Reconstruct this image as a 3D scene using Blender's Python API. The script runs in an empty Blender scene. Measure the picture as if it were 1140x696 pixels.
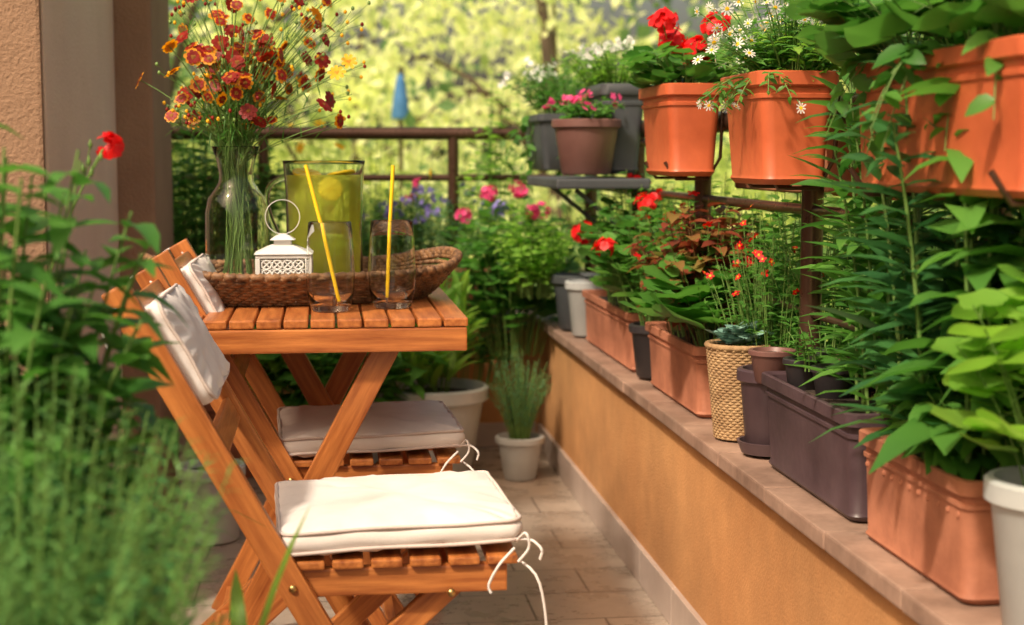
import bpy, math, random, bmesh
import numpy as np
from mathutils import Vector, Matrix
R=random.Random(11)
sc=bpy.context.scene
# ------------------------------------------------------------------ mesh builder
PROF={'lance':[(0,.12),(.2,.72),(.45,1),(.75,.62),(1,.02)],
 'ovate':[(0,.2),(.15,.85),(.4,1.0),(.72,.7),(1,.03)],
 'needle':[(0,.8),(.5,1),(1,.1)],
 'blade':[(0,.7),(.25,1),(.5,.95),(.75,.7),(1,.03)],
 'petal':[(0,.25),(.45,.85),(.8,1.0),(1,.55)]}
def nrm(a): return a/(np.linalg.norm(a,axis=-1,keepdims=True)+1e-9)
class MB:
    def __init__(s): s.v=[];s.f=[];s.l=[];s.n=0;s.q={}
    def add(s,v,f,m=0,loc=None,smooth=True):
        v=np.asarray(v,float)
        s.v.append(v); s.l.append(v if loc is None else np.asarray(loc,float))
        s.f.append((f if isinstance(f,np.ndarray) else [list(x) for x in f],s.n,m,smooth)); s.n+=len(v)
    def leaf(s,b,d,u,L,W,m=1,prof='lance',curl=.25,fold=.15):
        s.q.setdefault((prof,m),[]).append((*b,*d,*u,L,W,curl,fold))
    def fan(s,c,d,u,Rr,m=1,cup=.2,lob=5,la=.1):
        s.q.setdefault(('FAN',m),[]).append((*c,*d,*u,Rr,cup,lob,la))
    def flush(s):
        for (prof,m),lst in s.q.items():
            A=np.array(lst,float); N=len(A); b=A[:,0:3]; d=nrm(A[:,3:6]); u=A[:,6:9]
            u=u-(u*d).sum(1,keepdims=True)*d
            bad=np.linalg.norm(u,axis=1)<1e-3; u[bad]=np.cross(d[bad],[.3,.8,.1]); u=nrm(u); sd=np.cross(d,u)
            if prof=='FAN':
                Rr=A[:,9:10];cup=A[:,10:11];lob=A[:,11:12];la=A[:,12:13]; K=18
                vs=[b]
                for k in range(K):
                    a=math.pi*2*k/K
                    rad=Rr*(1+la*np.cos(lob*a)+.04*math.sin(9*a+1))*(1-.45*math.exp(-((a-math.pi)/.35)**2))
                    vs.append(b+rad*(math.cos(a)*d+math.sin(a)*sd)+u*Rr*cup*(1+.35*math.sin(3*a)))
                vv=np.stack(vs,1).reshape(-1,3)
                f=np.array([[0,1+k,1+(k+1)%K] for k in range(K)])
                ff=(f[None]+(np.arange(N)*(K+1))[:,None,None]).reshape(-1,3)
                s.add(vv,ff,m)
            else:
                P=PROF[prof]; L=A[:,9:10];W=A[:,10:11];cu=A[:,11:12];fo=A[:,12:13]; vs=[]
                for t,w in P:
                    p=b+d*L*(t-.35*np.abs(cu)*t*t)-u*cu*L*t*t
                    vs+= [p+sd*w*W*.5+u*fo*w*W, p, p-sd*w*W*.5+u*fo*w*W]
                k=len(P); vv=np.stack(vs,1).reshape(-1,3); f=[]
                for i in range(k-1):
                    a=3*i; f+=[[a,a+1,a+4,a+3],[a+1,a+2,a+5,a+4]]
                ff=(np.array(f)[None]+(np.arange(N)*3*k)[:,None,None]).reshape(-1,4)
                s.add(vv,ff,m)
        s.q={}
    def build(s,name,mats,parent=None):
        s.flush()
        co=np.concatenate(s.v); lo=np.concatenate(s.l)
        idx=[];tot=[];mi=[];sm=[]
        for f,off,m,smo in s.f:
            if isinstance(f,np.ndarray):
                idx.append((f+off).ravel()); tot.append(np.full(len(f),f.shape[1])); k=len(f)
            else:
                idx.append(np.array([i+off for x in f for i in x])); tot.append(np.array([len(x) for x in f])); k=len(f)
            mi.append(np.full(k,m)); sm.append(np.full(k,smo))
        idx=np.concatenate(idx).astype(np.int32); tot=np.concatenate(tot).astype(np.int32)
        me=bpy.data.meshes.new(name); me.vertices.add(len(co)); me.vertices.foreach_set('co',co.ravel().astype(np.float32))
        me.loops.add(len(idx)); me.loops.foreach_set('vertex_index',idx)
        me.polygons.add(len(tot)); st=np.concatenate([[0],np.cumsum(tot)[:-1]]).astype(np.int32)
        me.polygons.foreach_set('loop_start',st)
        me.polygons.foreach_set('material_index',np.concatenate(mi).astype(np.int32))
        me.update(calc_edges=True)
        me.polygons.foreach_set('use_smooth',np.concatenate(sm).astype(bool))
        at=me.attributes.new('loc','FLOAT_VECTOR','POINT'); at.data.foreach_set('vector',lo.ravel().astype(np.float32))
        me.validate()
        for m in mats: me.materials.append(m)
        o=bpy.data.objects.new(name,me); sc.collection.objects.link(o)
        if parent: o.parent=parent
        return o
def empty(name):
    o=bpy.data.objects.new(name,None); sc.collection.objects.link(o); return o
def box(mb,M,size,bev=.003,m=0,seg=2):
    bm=bmesh.new(); bmesh.ops.create_cube(bm,size=1)
    for v in bm.verts: v.co=Vector((v.co.x*size[0],v.co.y*size[1],v.co.z*size[2]))
    if bev>0: bmesh.ops.bevel(bm,geom=bm.edges[:],offset=bev,segments=seg,affect='EDGES',profile=.6)
    bm.verts.index_update()
    off=np.array([R.random()*9 for _ in range(3)])
    order=np.argsort([-x for x in size])
    L=np.array([v.co[:] for v in bm.verts]); loc=L[:,order]+off
    W=np.array([(M@v.co)[:] for v in bm.verts])
    mb.add(W,[[v.index for v in f.verts] for f in bm.faces],m,loc,smooth=False); bm.free()
def abox(mb,x0,x1,y0,y1,z0,z1,bev=.003,m=0):
    box(mb,Matrix.Translation(((x0+x1)/2,(y0+y1)/2,(z0+z1)/2)),(abs(x1-x0),abs(y1-y0),abs(z1-z0)),bev,m)
def bar(mb,p0,p1,w,h,side=(0,1,0),bev=.003,m=0):
    p0=Vector(p0);p1=Vector(p1); x=(p1-p0).normalized(); y=Vector(side); y=(y-x*y.dot(x)).normalized(); z=x.cross(y)
    M=Matrix((x,y,z)).transposed().to_4x4(); M.translation=(p0+p1)/2
    box(mb,M,((p1-p0).length,w,h),bev,m)
def loft(mb,loops,m=0,cap0=True,cap1=True,smooth=True):
    n=len(loops[0]); v=np.concatenate(loops); f=[]
    for i in range(len(loops)-1):
        a=i*n;b=a+n
        for j in range(n): k=(j+1)%n; f.append([a+j,a+k,b+k,b+j])
    if cap0: f.append(list(range(n))[::-1])
    if cap1: f.append(list(range((len(loops)-1)*n,len(loops)*n)))
    mb.add(v,f,m,smooth=smooth)
def rrect(hx,hy,r,nc=4,ne=1):
    pts=[]
    C=[(hx-r,hy-r,0),(-hx+r,hy-r,90),(-hx+r,-hy+r,180),(hx-r,-hy+r,270)]
    for ci,(cx,cy,a0) in enumerate(C):
        arc=[(cx+r*math.cos(math.radians(a0+90*k/nc)),cy+r*math.sin(math.radians(a0+90*k/nc))) for k in range(nc+1)]
        pts+=arc
        nx,ny,na=C[(ci+1)%4]; e=(nx+r*math.cos(math.radians(na)),ny+r*math.sin(math.radians(na)))
        for k in range(1,ne): t=k/ne; pts.append((arc[-1][0]*(1-t)+e[0]*t,arc[-1][1]*(1-t)+e[1]*t))
    return np.array(pts)
def circ(r,n,sx=1,sy=1): return np.array([(r*sx*math.cos(2*math.pi*k/n),r*sy*math.sin(2*math.pi*k/n)) for k in range(n)])
def at(l2,c,z,rot=0):
    c_,s_=math.cos(rot),math.sin(rot)
    return np.stack([c[0]+l2[:,0]*c_-l2[:,1]*s_,c[1]+l2[:,0]*s_+l2[:,1]*c_,np.full(len(l2),z)],1)
def lathe(mb,prof,c,n=32,m=0,smooth=True):
    loops=[at(circ(max(r,1e-4),n),c,c[2]+z) for r,z in prof]
    loft(mb,loops,m,True,True,smooth)
def tube(mb,pts,r,seg=5,m=0,closed=False):
    P=np.array(pts,float); n=len(P); r=np.full(n,r) if np.isscalar(r) else np.array(r)
    T=np.gradient(P,axis=0) if not closed else np.roll(P,-1,0)-np.roll(P,1,0)
    T=nrm(T); ref=np.array([0.13,.21,.97]) if abs(T[0,2])<.9 else np.array([.95,.2,.1])
    A=nrm(np.cross(T,ref)); B=np.cross(T,A); a=np.arange(seg)*2*math.pi/seg
    v=P[:,None]+r[:,None,None]*(np.cos(a)[None,:,None]*A[:,None]+np.sin(a)[None,:,None]*B[:,None])
    f=[]
    for i in range(n if closed else n-1):
        for j in range(seg):
            k=(j+1)%seg; i2=(i+1)%n; f.append([i*seg+j,i*seg+k,i2*seg+k,i2*seg+j])
    mb.add(v.reshape(-1,3),np.array(f),m)
def bez(a,b,c,n=7):
    t=np.linspace(0,1,n)[:,None]; a,b,c=map(np.array,(a,b,c)); return (1-t)**2*a+2*t*(1-t)*b+t*t*c
# ------------------------------------------------------------------ materials
def nm(name):
    m=bpy.data.materials.new(name); m.use_nodes=True; nt=m.node_tree; return m,nt.nodes,nt.links,nt.nodes['Principled BSDF']
def ramp(N,stops):
    r=N.new('ShaderNodeValToRGB'); e=r.color_ramp.elements
    e[0].position,e[0].color=stops[0][0],(*stops[0][1],1); e[1].position,e[1].color=stops[-1][0],(*stops[-1][1],1)
    for p,c in stops[1:-1]: x=e.new(p); x.color=(*c,1)
    return r
def surf(name,c1,c2,scale=5,rough=.6,bump=.2,bscale=60,stretch=(1,1,1),loc=False,spec=.5,dist=.002,metal=0,rvar=.1,stain=0,sscale=1.3):
    m,N,L,P=nm(name)
    if loc: tc=N.new('ShaderNodeAttribute'); tc.attribute_name='loc'; o=tc.outputs['Vector']
    else: tc=N.new('ShaderNodeTexCoord'); o=tc.outputs['Object']
    mp=N.new('ShaderNodeMapping'); mp.inputs['Scale'].default_value=stretch; L.new(o,mp.inputs[0])
    n=N.new('ShaderNodeTexNoise'); n.inputs['Scale'].default_value=scale; n.inputs['Detail'].default_value=8; n.inputs['Roughness'].default_value=.6; L.new(mp.outputs[0],n.inputs[0])
    r=ramp(N,[(.3,c1),(.7,c2)]); L.new(n.outputs[0],r.inputs[0]); col=r.outputs[0]
    if stain:
        ns=N.new('ShaderNodeTexNoise'); ns.inputs['Scale'].default_value=sscale; ns.inputs['Detail'].default_value=10; ns.inputs['Roughness'].default_value=.7; L.new(o,ns.inputs[0])
        rs=ramp(N,[(.35,(1-stain,1-stain,1-stain)),(.62,(1,1,1))]); L.new(ns.outputs[0],rs.inputs[0])
        mx=N.new('ShaderNodeMixRGB'); mx.blend_type='MULTIPLY'; mx.inputs[0].default_value=1; L.new(col,mx.inputs[1]); L.new(rs.outputs[0],mx.inputs[2]); col=mx.outputs[0]
    L.new(col,P.inputs['Base Color'])
    n2=N.new('ShaderNodeTexNoise'); n2.inputs['Scale'].default_value=bscale; n2.inputs['Detail'].default_value=6; L.new(mp.outputs[0],n2.inputs[0])
    b=N.new('ShaderNodeBump'); b.inputs['Strength'].default_value=bump; b.inputs['Distance'].default_value=dist; L.new(n2.outputs[0],b.inputs['Height']); L.new(b.outputs[0],P.inputs['Normal'])
    mr=N.new('ShaderNodeMapRange'); mr.inputs['To Min'].default_value=max(0,rough-rvar); mr.inputs['To Max'].default_value=min(1,rough+rvar); L.new(n2.outputs[0],mr.inputs[0]); L.new(mr.outputs[0],P.inputs['Roughness'])
    P.inputs['Specular IOR Level'].default_value=spec; P.inputs['Metallic'].default_value=metal
    return m
def leafm(name,dark,light,tr=.35,rough=.45,extra=None):
    m,N,L,P=nm(name); g=N.new('ShaderNodeNewGeometry')
    st=[(0,dark),(1,light)]
    if extra: st=[(0,dark),(.6,light),(1,extra)]
    r=ramp(N,st); tc=N.new('ShaderNodeTexCoord'); n=N.new('ShaderNodeTexNoise'); n.inputs['Scale'].default_value=9; L.new(tc.outputs['Object'],n.inputs[0])
    ad=N.new('ShaderNodeMath'); ad.operation='MULTIPLY_ADD'; ad.inputs[1].default_value=.6; L.new(g.outputs['Random Per Island'],ad.inputs[0])
    s2=N.new('ShaderNodeMath'); s2.operation='MULTIPLY'; s2.inputs[1].default_value=.5; L.new(n.outputs[0],s2.inputs[0]); L.new(s2.outputs[0],ad.inputs[2]); L.new(ad.outputs[0],r.inputs[0])
    L.new(r.outputs[0],P.inputs['Base Color']); P.inputs['Roughness'].default_value=rough; P.inputs['Specular IOR Level'].default_value=.4
    t=N.new('ShaderNodeBsdfTranslucent'); mx=N.new('ShaderNodeMixShader'); mx.inputs[0].default_value=tr
    hs=N.new('ShaderNodeHueSaturation'); hs.inputs['Value'].default_value=1.6; hs.inputs['Saturation'].default_value=1.05; L.new(r.outputs[0],hs.inputs['Color']); L.new(hs.outputs[0],t.inputs[0])
    out=N['Material Output']; L.new(P.outputs[0],mx.inputs[1]); L.new(t.outputs[0],mx.inputs[2]); L.new(mx.outputs[0],out.inputs[0])
    return m
def glass(name,col=(.99,1,.995),ior=1.3):
    m,N,L,P=nm(name); P.inputs['Base Color'].default_value=(*col,1); P.inputs['Roughness'].default_value=0; P.inputs['Transmission Weight'].default_value=1; P.inputs['IOR'].default_value=ior; return m
WOOD=surf('oiled_wood',(.28,.072,.016),(.64,.235,.06),3,.40,.4,14,(2.0,26,26),True,.5,.001,stain=.18,sscale=4)
WOODT=surf('table_wood',(.28,.072,.017),(.62,.22,.056),3,.36,.4,14,(2.0,26,26),True,.5,.001,stain=.18,sscale=4)
FAB=surf('cushion_cotton',(.74,.68,.645),(.82,.77,.73),6,.9,.35,420,spec=.2,dist=.001,stain=.07,sscale=9)
PIPE=surf('cushion_piping',(.56,.46,.42),(.66,.57,.52),6,.9,.2,300)
BRASS=surf('brass',(.5,.33,.12),(.6,.42,.18),20,.35,.1,50,metal=1)
STUC=surf('orange_stucco',(.50,.225,.078),(.68,.34,.13),2.2,.85,.6,170,dist=.003,stain=.3,sscale=2.5)
STU_LIT=surf('lit_tone_stucco',(.74,.54,.41),(.82,.64,.50),2.0,.9,.6,130,dist=.004,stain=.10)  # pinkish beige, lightened to paint in the light on the pillar's side face
STU_SHADE=surf('shade_tone_stucco',(.30,.175,.105),(.42,.26,.16),2.0,.9,.8,130,dist=.005,stain=.2)  # same wall in brown: shade of the camera-facing sides put into the colour
LEDGE=surf('ledge_tile',(.24,.145,.105),(.46,.30,.225),9,.55,.2,80,stain=.4,sscale=6)
SKIRT=surf('skirting_tile',(.42,.32,.27),(.54,.43,.37),4,.35,.1,60,stain=.2)
TERRA=surf('terracotta',(.36,.12,.062),(.52,.205,.115),7,.7,.25,90,stain=.28,sscale=7)
ORANGE=surf('orange_plastic',(.50,.098,.034),(.60,.135,.05),5,.45,.1,70,stain=.18,sscale=5)
PLUM=surf('plum_plastic',(.06,.035,.043),(.11,.07,.08),6,.42,.1,60,stain=.3,sscale=8)
BROWNP=surf('brown_plastic',(.15,.07,.06),(.22,.105,.09),6,.45,.1,60,stain=.2)
BLACKP=surf('black_plastic',(.018,.016,.018),(.035,.03,.033),6,.45,.1,60)
CHAR=surf('charcoal_plastic',(.055,.06,.068),(.09,.10,.11),6,.5,.1,60,stain=.2)
WHITEP=surf('white_plastic',(.46,.48,.48),(.58,.60,.59),5,.5,.1,50,stain=.2)
GREYP=surf('grey_ceramic',(.40,.42,.41),(.54,.55,.53),5,.5,.2,30,stain=.15)
SOIL=surf('potting_soil',(.015,.009,.006),(.06,.038,.025),40,.95,1,90,dist=.01)
RAIL=surf('brown_metal',(.09,.048,.032),(.14,.075,.05),8,.3,.05,60,metal=.6)
WICK=surf('wicker',(.045,.02,.010),(.38,.20,.09),55,.6,.4,200)
JUTE=surf('jute',(.26,.15,.07),(.46,.30,.15),30,.8,.5,200)
WMET=surf('white_painted_metal',(.66,.65,.62),(.76,.75,.72),9,.5,.1,60)
BARK=surf('bark',(.06,.04,.028),(.16,.11,.075),6,.9,.8,20,(1,1,.3),dist=.03)
STEM=surf('green_stem',(.10,.20,.04),(.18,.30,.07),20,.5,.1,60)
STEMR=surf('reddish_stem',(.16,.06,.03),(.22,.14,.05),20,.5,.1,60)
GL=glass('clear_glass'); GLG=glass('pitcher_glass',(.98,1,.97),1.2)
STRAW=surf('yellow_straw',(.85,.55,.01),(.92,.64,.02),5,.35,.02,40)
Lg=leafm('leaf_green',(.026,.125,.020),(.14,.34,.055),.38)
Ld=leafm('leaf_dark',(.018,.08,.028),(.075,.23,.06),.3,.35)
Ll=leafm('leaf_lime',(.10,.28,.035),(.32,.53,.08),.45)
Lb=leafm('leaf_blue_green',(.06,.20,.10),(.17,.38,.18),.25,.5)
Lf=leafm('leaf_feathery',(.04,.16,.04),(.24,.46,.13),.42)
Lc=leafm('leaf_coleus',(.13,.025,.018),(.28,.07,.035),.3,.4,(.12,.26,.05))
Ls=leafm('leaf_succulent',(.12,.26,.22),(.26,.42,.34),.1,.5)
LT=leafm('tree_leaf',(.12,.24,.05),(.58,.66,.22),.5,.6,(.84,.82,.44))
LT2=leafm('tree_leaf_deep',(.045,.13,.04),(.24,.38,.12),.5,.6)  # deeper green leaves, used for whole trees
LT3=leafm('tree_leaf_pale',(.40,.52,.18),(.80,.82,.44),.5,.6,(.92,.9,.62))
PR=leafm('petal_red',(.60,.008,.012),(.85,.02,.02),.3,.5)
PK=leafm('petal_pink',(.72,.03,.18),(.85,.14,.36),.35,.5)
PW=leafm('petal_white',(.78,.78,.74),(.88,.88,.84),.35,.5)
PY=leafm('petal_yellow',(.78,.44,.01),(.88,.58,.03),.3,.5)
PO=leafm('petal_orange',(.66,.22,.01),(.80,.38,.02),.35,.5)
PM=leafm('petal_maroon',(.16,.006,.005),(.36,.02,.007),.25,.5)
PL=leafm('petal_lilac',(.25,.2,.6),(.42,.34,.75),.3,.5)
PDC=leafm('flower_centre',(.10,.03,.006),(.30,.12,.01),.0,.8)
# ------------------------------------------------------------------ world / sun / camera
w=bpy.data.worlds.new('World'); sc.world=w; w.use_nodes=True; nt=w.node_tree
sky=nt.nodes.new('ShaderNodeTexSky'); sky.sky_type='NISHITA'; sky.sun_disc=False
sd=Vector((-.47,-.47,.75)).normalized()
el=math.asin(sd.z); az=math.atan2(sd.x,sd.y)
sky.sun_elevation=el; sky.sun_rotation=az; sky.dust_density=7; sky.ozone_density=.2; sky.air_density=1
bg=nt.nodes['Background']; bg.inputs['Strength'].default_value=.15
tm=nt.nodes.new('ShaderNodeMixRGB'); tm.blend_type='MULTIPLY'; tm.inputs[0].default_value=1; tm.inputs[2].default_value=(1.22,1.05,.84,1)
nt.links.new(sky.outputs[0],tm.inputs[1]); nt.links.new(tm.outputs[0],bg.inputs[0])
sl=bpy.data.lights.new('sun','SUN'); sl.energy=3.6; sl.angle=math.radians(4); sl.color=(1,.89,.73)
so=bpy.data.objects.new('sun',sl); sc.collection.objects.link(so); so.rotation_euler=sd.to_track_quat('Z','Y').to_euler()
cam=bpy.data.cameras.new('camera'); co=bpy.data.objects.new('camera',cam); sc.collection.objects.link(co); sc.camera=co
co.location=(0,0,1.0); co.rotation_euler=(math.radians(90-5.8),0,math.radians(-7.04)); cam.lens=53.7; cam.sensor_width=36
cam.clip_start=.05; cam.clip_end=2000; cam.dof.use_dof=True; cam.dof.focus_distance=2.6; cam.dof.aperture_fstop=4.2
sc.view_settings.view_transform='Standard'; sc.view_settings.look='None'; sc.view_settings.exposure=0
# ------------------------------------------------------------------ setting
mb=MB(); mb.add([(-600,-600,-3),(600,-600,-3),(600,600,-3),(-600,600,-3)],[[0,1,2,3]]); mb.build('ground',[surf('meadow',(.12,.20,.045),(.34,.42,.12),.4,.9,.4,3)])
def tilem():
    m,N,L,P=nm('floor_tiles'); tc=N.new('ShaderNodeTexCoord')
    b=N.new('ShaderNodeTexBrick'); b.offset=.5; b.inputs['Scale'].default_value=1; b.inputs['Brick Width'].default_value=.30; b.inputs['Row Height'].default_value=.20
    b.inputs['Mortar Size'].default_value=.0035; b.inputs['Mortar Smooth'].default_value=.3; b.inputs['Color1'].default_value=(.50,.41,.34,1); b.inputs['Color2'].default_value=(.40,.325,.27,1); b.inputs['Mortar'].default_value=(.22,.17,.14,1); b.inputs['Bias'].default_value=-.2
    L.new(tc.outputs['Object'],b.inputs[0]); n=N.new('ShaderNodeTexNoise'); n.inputs['Scale'].default_value=9; n.inputs['Detail'].default_value=10; n.inputs['Roughness'].default_value=.7; L.new(tc.outputs['Object'],n.inputs[0])
    r=ramp(N,[(.3,(.60,.57,.54)),(.7,(1.05,1.03,1))]); L.new(n.outputs[0],r.inputs[0])
    mx=N.new('ShaderNodeMixRGB'); mx.blend_type='MULTIPLY'; mx.inputs[0].default_value=1; L.new(b.outputs[0],mx.inputs[1]); L.new(r.outputs[0],mx.inputs[2]); L.new(mx.outputs[0],P.inputs['Base Color'])
    mr=N.new('ShaderNodeMapRange'); mr.inputs['To Min'].default_value=.15; mr.inputs['To Max'].default_value=.42; L.new(n.outputs[0],mr.inputs[0]); L.new(mr.outputs[0],P.inputs['Roughness'])
    bp=N.new('ShaderNodeBump'); bp.inputs['Strength'].default_value=.5; bp.inputs['Distance'].default_value=.003; bp.invert=True; L.new(b.outputs['Fac'],bp.inputs['Height']); L.new(bp.outputs[0],P.inputs['Normal'])
    return m
mb=MB(); abox(mb,-1.3,.74,-1.5,5.2,-.2,0,0); mb.build('balcony_floor',[tilem()])
mb=MB(); abox(mb,.74,1.0,-1.5,5.42,-.25,.43,.004,0)
y=-1.5
while y<5.4:
    y2=min(y+.30,5.42); abox(mb,.715+R.uniform(-.0008,.0008),1.02,y+.0015,y2-.0015,.432,.460+R.uniform(-.0006,.0006),.004,1); y=y2
y=-1.5
while y<5.17:
    y2=min(y+.33,5.17); abox(mb,.728,.742,y+.001,y2-.001,.001,.085,.002,2); y=y2
mb.build('parapet_wall',[STUC,LEDGE,SKIRT])
mb=MB(); abox(mb,-1.3,.739,5.2,5.42,-.25,.43,.004,0)
x=-1.3
while x<.71:
    x2=min(x+.30,.713); abox(mb,x+.0015,x2-.0015,5.18,5.44,.432,.460,.004,1); x=x2
x=-1.3
while x<.72:
    x2=min(x+.33,.726); abox(mb,x+.001,x2-.001,5.188,5.202,.001,.085,.002,2); x=x2
mb.build('end_parapet_wall',[STUC,LEDGE,SKIRT])
mb=MB(); abox(mb,-1.0,-.55,3.19,4.25,.001,2.1,.012,0); abox(mb,-1.0,-.553,3.165,3.188,.001,2.1,.008,1); abox(mb,-1.0,-.452,4.252,4.75,.001,2.1,.012,1); abox(mb,-1.6,-1.302,-1.5,4.75,-.2,1.5,.01,1); abox(mb,-1.30,-1.002,3.3,4.7,.001,2.09,.01,1)  # thin slab added on the pillar front to carry its painted shade
mb.build('house_wall',[STU_LIT,STU_SHADE])
# railing
mb=MB()
def hb(a,b,r,seg=12,m=0): tube(mb,[a,tuple((np.array(a)+np.array(b))/2),b],r,seg,m)
RX=.872
hb((RX,-1.5,1.078),(RX,5.31,1.078),.024,16); hb((-.9,5.31,1.082),(RX,5.31,1.082),.022,14)
for z,r in((.905,.010),(.72,.007),(.62,.007)): hb((RX,-1.5,z),(RX,5.31,z),r,8)
for z,r in((.93,.012),(.62,.007)): hb((-.9,5.31,z),(RX,5.31,z),r,8)
for y in(-.4,.35,1.1,1.9,2.66,3.46,4.2,4.95): 
    hb((RX,y,.46),(RX,y,1.06),.020,14); lathe(mb,[(.0,.461),(.038,.461),(.038,.468),(.024,.475),(0,.476)],(RX,y,0),16)
    lathe(mb,[(.0,1.03),(.026,1.03),(.026,1.05),(0,1.051)],(RX,y,0),16)
for x in(-.2,.45): hb((x,5.31,.46),(x,5.31,1.07),.019,14)
mb.build('balcony_railing',[RAIL])
# ------------------------------------------------------------------ trees in the background
def tree(name,x,y,h,rx,rz,n,mat,seed,leaf=.13,z0=-3,sp_=1.0):
    g=np.random.default_rng(seed); mb=MB(); top=z0+h
    tube(mb,bez((x,y,z0),(x+.2,y,z0+h*.4),(x+g.uniform(-.5,.5),y,top-rz*.8),9),np.linspace(.20,.05,9),8,0)
    cz=top-rz
    m=40; c=nrm(g.normal(size=(m,3)))*g.uniform(.35,1,(m,1))*np.array([rx,rx*.8,rz])+np.array([x,y,cz])
    for k in range(0,m,4):
        tube(mb,bez((x,y,cz-rz*.5),((x+c[k,0])/2,(y+c[k,1])/2,cz),c[k],5),np.linspace(.05,.012,5),5,0)
    ci=g.integers(0,m,n); p=c[ci]+g.normal(size=(n,3))*np.array([.45,.45,.28])*sp_*g.uniform(.5,1.2,(n,1))
    d=nrm(g.normal(size=(n,3))+[0,0,-.3]); u=nrm(g.normal(size=(n,3))+[0,0,1]); u=nrm(u-(u*d).sum(1,keepdims=True)*d); s=np.cross(d,u)
    Ls_=leaf*g.uniform(.6,1.3,(n,1)); v=np.stack([p,p+d*Ls_*.5+s*Ls_*.3,p+d*Ls_-u*Ls_*.15,p+d*Ls_*.5-s*Ls_*.3],1).reshape(-1,3)
    mb.add(v,np.arange(4*n).reshape(-1,4),1,smooth=False); mb.build(name,[BARK,mat])
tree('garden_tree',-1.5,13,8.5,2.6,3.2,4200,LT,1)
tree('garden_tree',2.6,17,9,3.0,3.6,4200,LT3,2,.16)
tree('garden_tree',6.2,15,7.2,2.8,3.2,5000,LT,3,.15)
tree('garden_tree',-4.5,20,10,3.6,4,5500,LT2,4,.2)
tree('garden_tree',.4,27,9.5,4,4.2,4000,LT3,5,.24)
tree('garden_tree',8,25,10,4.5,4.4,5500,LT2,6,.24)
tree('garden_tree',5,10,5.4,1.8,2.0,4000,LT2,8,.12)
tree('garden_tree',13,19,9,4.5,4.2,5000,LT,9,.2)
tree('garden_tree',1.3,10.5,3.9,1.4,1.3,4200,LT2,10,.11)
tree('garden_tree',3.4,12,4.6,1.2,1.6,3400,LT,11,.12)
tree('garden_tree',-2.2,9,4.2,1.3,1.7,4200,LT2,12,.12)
g=np.random.default_rng(5); mb=MB(); n=14000
p=np.stack([g.uniform(-30,45,n),g.uniform(33,37,n),-3+np.abs(g.normal(size=n))*2.6],1); d=nrm(g.normal(size=(n,3))); u=nrm(g.normal(size=(n,3))+[0,-1,1]); s=nrm(np.cross(d,u))
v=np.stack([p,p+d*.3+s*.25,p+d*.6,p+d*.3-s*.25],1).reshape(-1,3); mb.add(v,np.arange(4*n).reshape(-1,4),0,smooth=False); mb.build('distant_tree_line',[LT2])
mb=MB(); px,py=.74,14.6
tube(mb,[(px,py,-3),(px,py,0),(px,py,1.85)],.02,8,0)
lp=[]
for z,r in((1.80,.015),(1.72,.035),(1.55,.06),(1.38,.075),(1.36,.07)): lp.append(at(circ(r,24)*(1+.18*np.cos(np.arange(24)*math.pi/1.5))[:,None],(px,py),z))
loft(mb,lp,1); mb.build('folded_blue_parasol',[RAIL,surf('blue_canvas',(.06,.22,.55),(.12,.32,.7),5,.8)])
# ------------------------------------------------------------------ pots
def pot_rect(name,x0,x1,y0,y1,z,h,mat,taper=.8,rr=.018,soil=.02,lip=.008,dots=False,ribs=0):
    cx,cy=(x0+x1)/2,(y0+y1)/2; hx,hy=(x1-x0)/2,(y1-y0)/2; bx=hx*taper; by=hy-(hx-bx)
    mb=MB(); E=lambda ax,ay,zz: at(rrect(ax,ay,min(rr,ax*.5),4),(cx,cy),zz)
    t=.005; lp=[E(bx-.004,by-.004,z),E(bx,by,z+.004)]
    if ribs:
        for f in(.06,.10): lp.append(E(bx+(hx-lip-bx)*f+(.003 if f<.08 else 0),by+(hy-lip-by)*f+(.003 if f<.08 else 0),z+h*.86*f))
    lp.append(E(bx+(hx-lip-bx)*.5,by+(hy-lip-by)*.5,z+h*.43))
    if ribs:
        for f,o in((.88,0),(.89,.003),(.93,.003),(.94,0)): lp.append(E(bx+(hx-lip-bx)*f+o,by+(hy-lip-by)*f+o,z+h*.86*f))
    lp+=[E(hx-lip,hy-lip,z+h*.86),E(hx-.002,hy-.002,z+h*.87),E(hx,hy,z+h*.88),E(hx,hy,z+h*.99),E(hx-.002,hy-.002,z+h),E(hx-t-.002,hy-t-.002,z+h),E(hx-lip-t,hy-lip-t,z+h*.97),E(hx-lip-t-.002,hy-lip-t-.002,z+h-soil)]
    loft(mb,lp,0,True,False,True)
    loft(mb,[lp[-1],E(hx*.5,hy*.5,z+h-soil+.008)],1,False,True)
    if dots:
        n=int((y1-y0)/.032)
        for k in range(n):
            yy=y0+.03+k*(y1-y0-.06)/(n-1); f=.70; ax=cx-(bx+(hx-lip-bx)*f/.86)
            lathe(mb,[(0,-.004),(.003,-.003),(.004,0),(.003,.003),(0,.004)],(ax,yy,z+h*f),8)
    o=mb.build(name,[mat,SOIL])
    mod=o.modifiers.new('e','EDGE_SPLIT'); mod.split_angle=math.radians(40)
    return o
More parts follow.
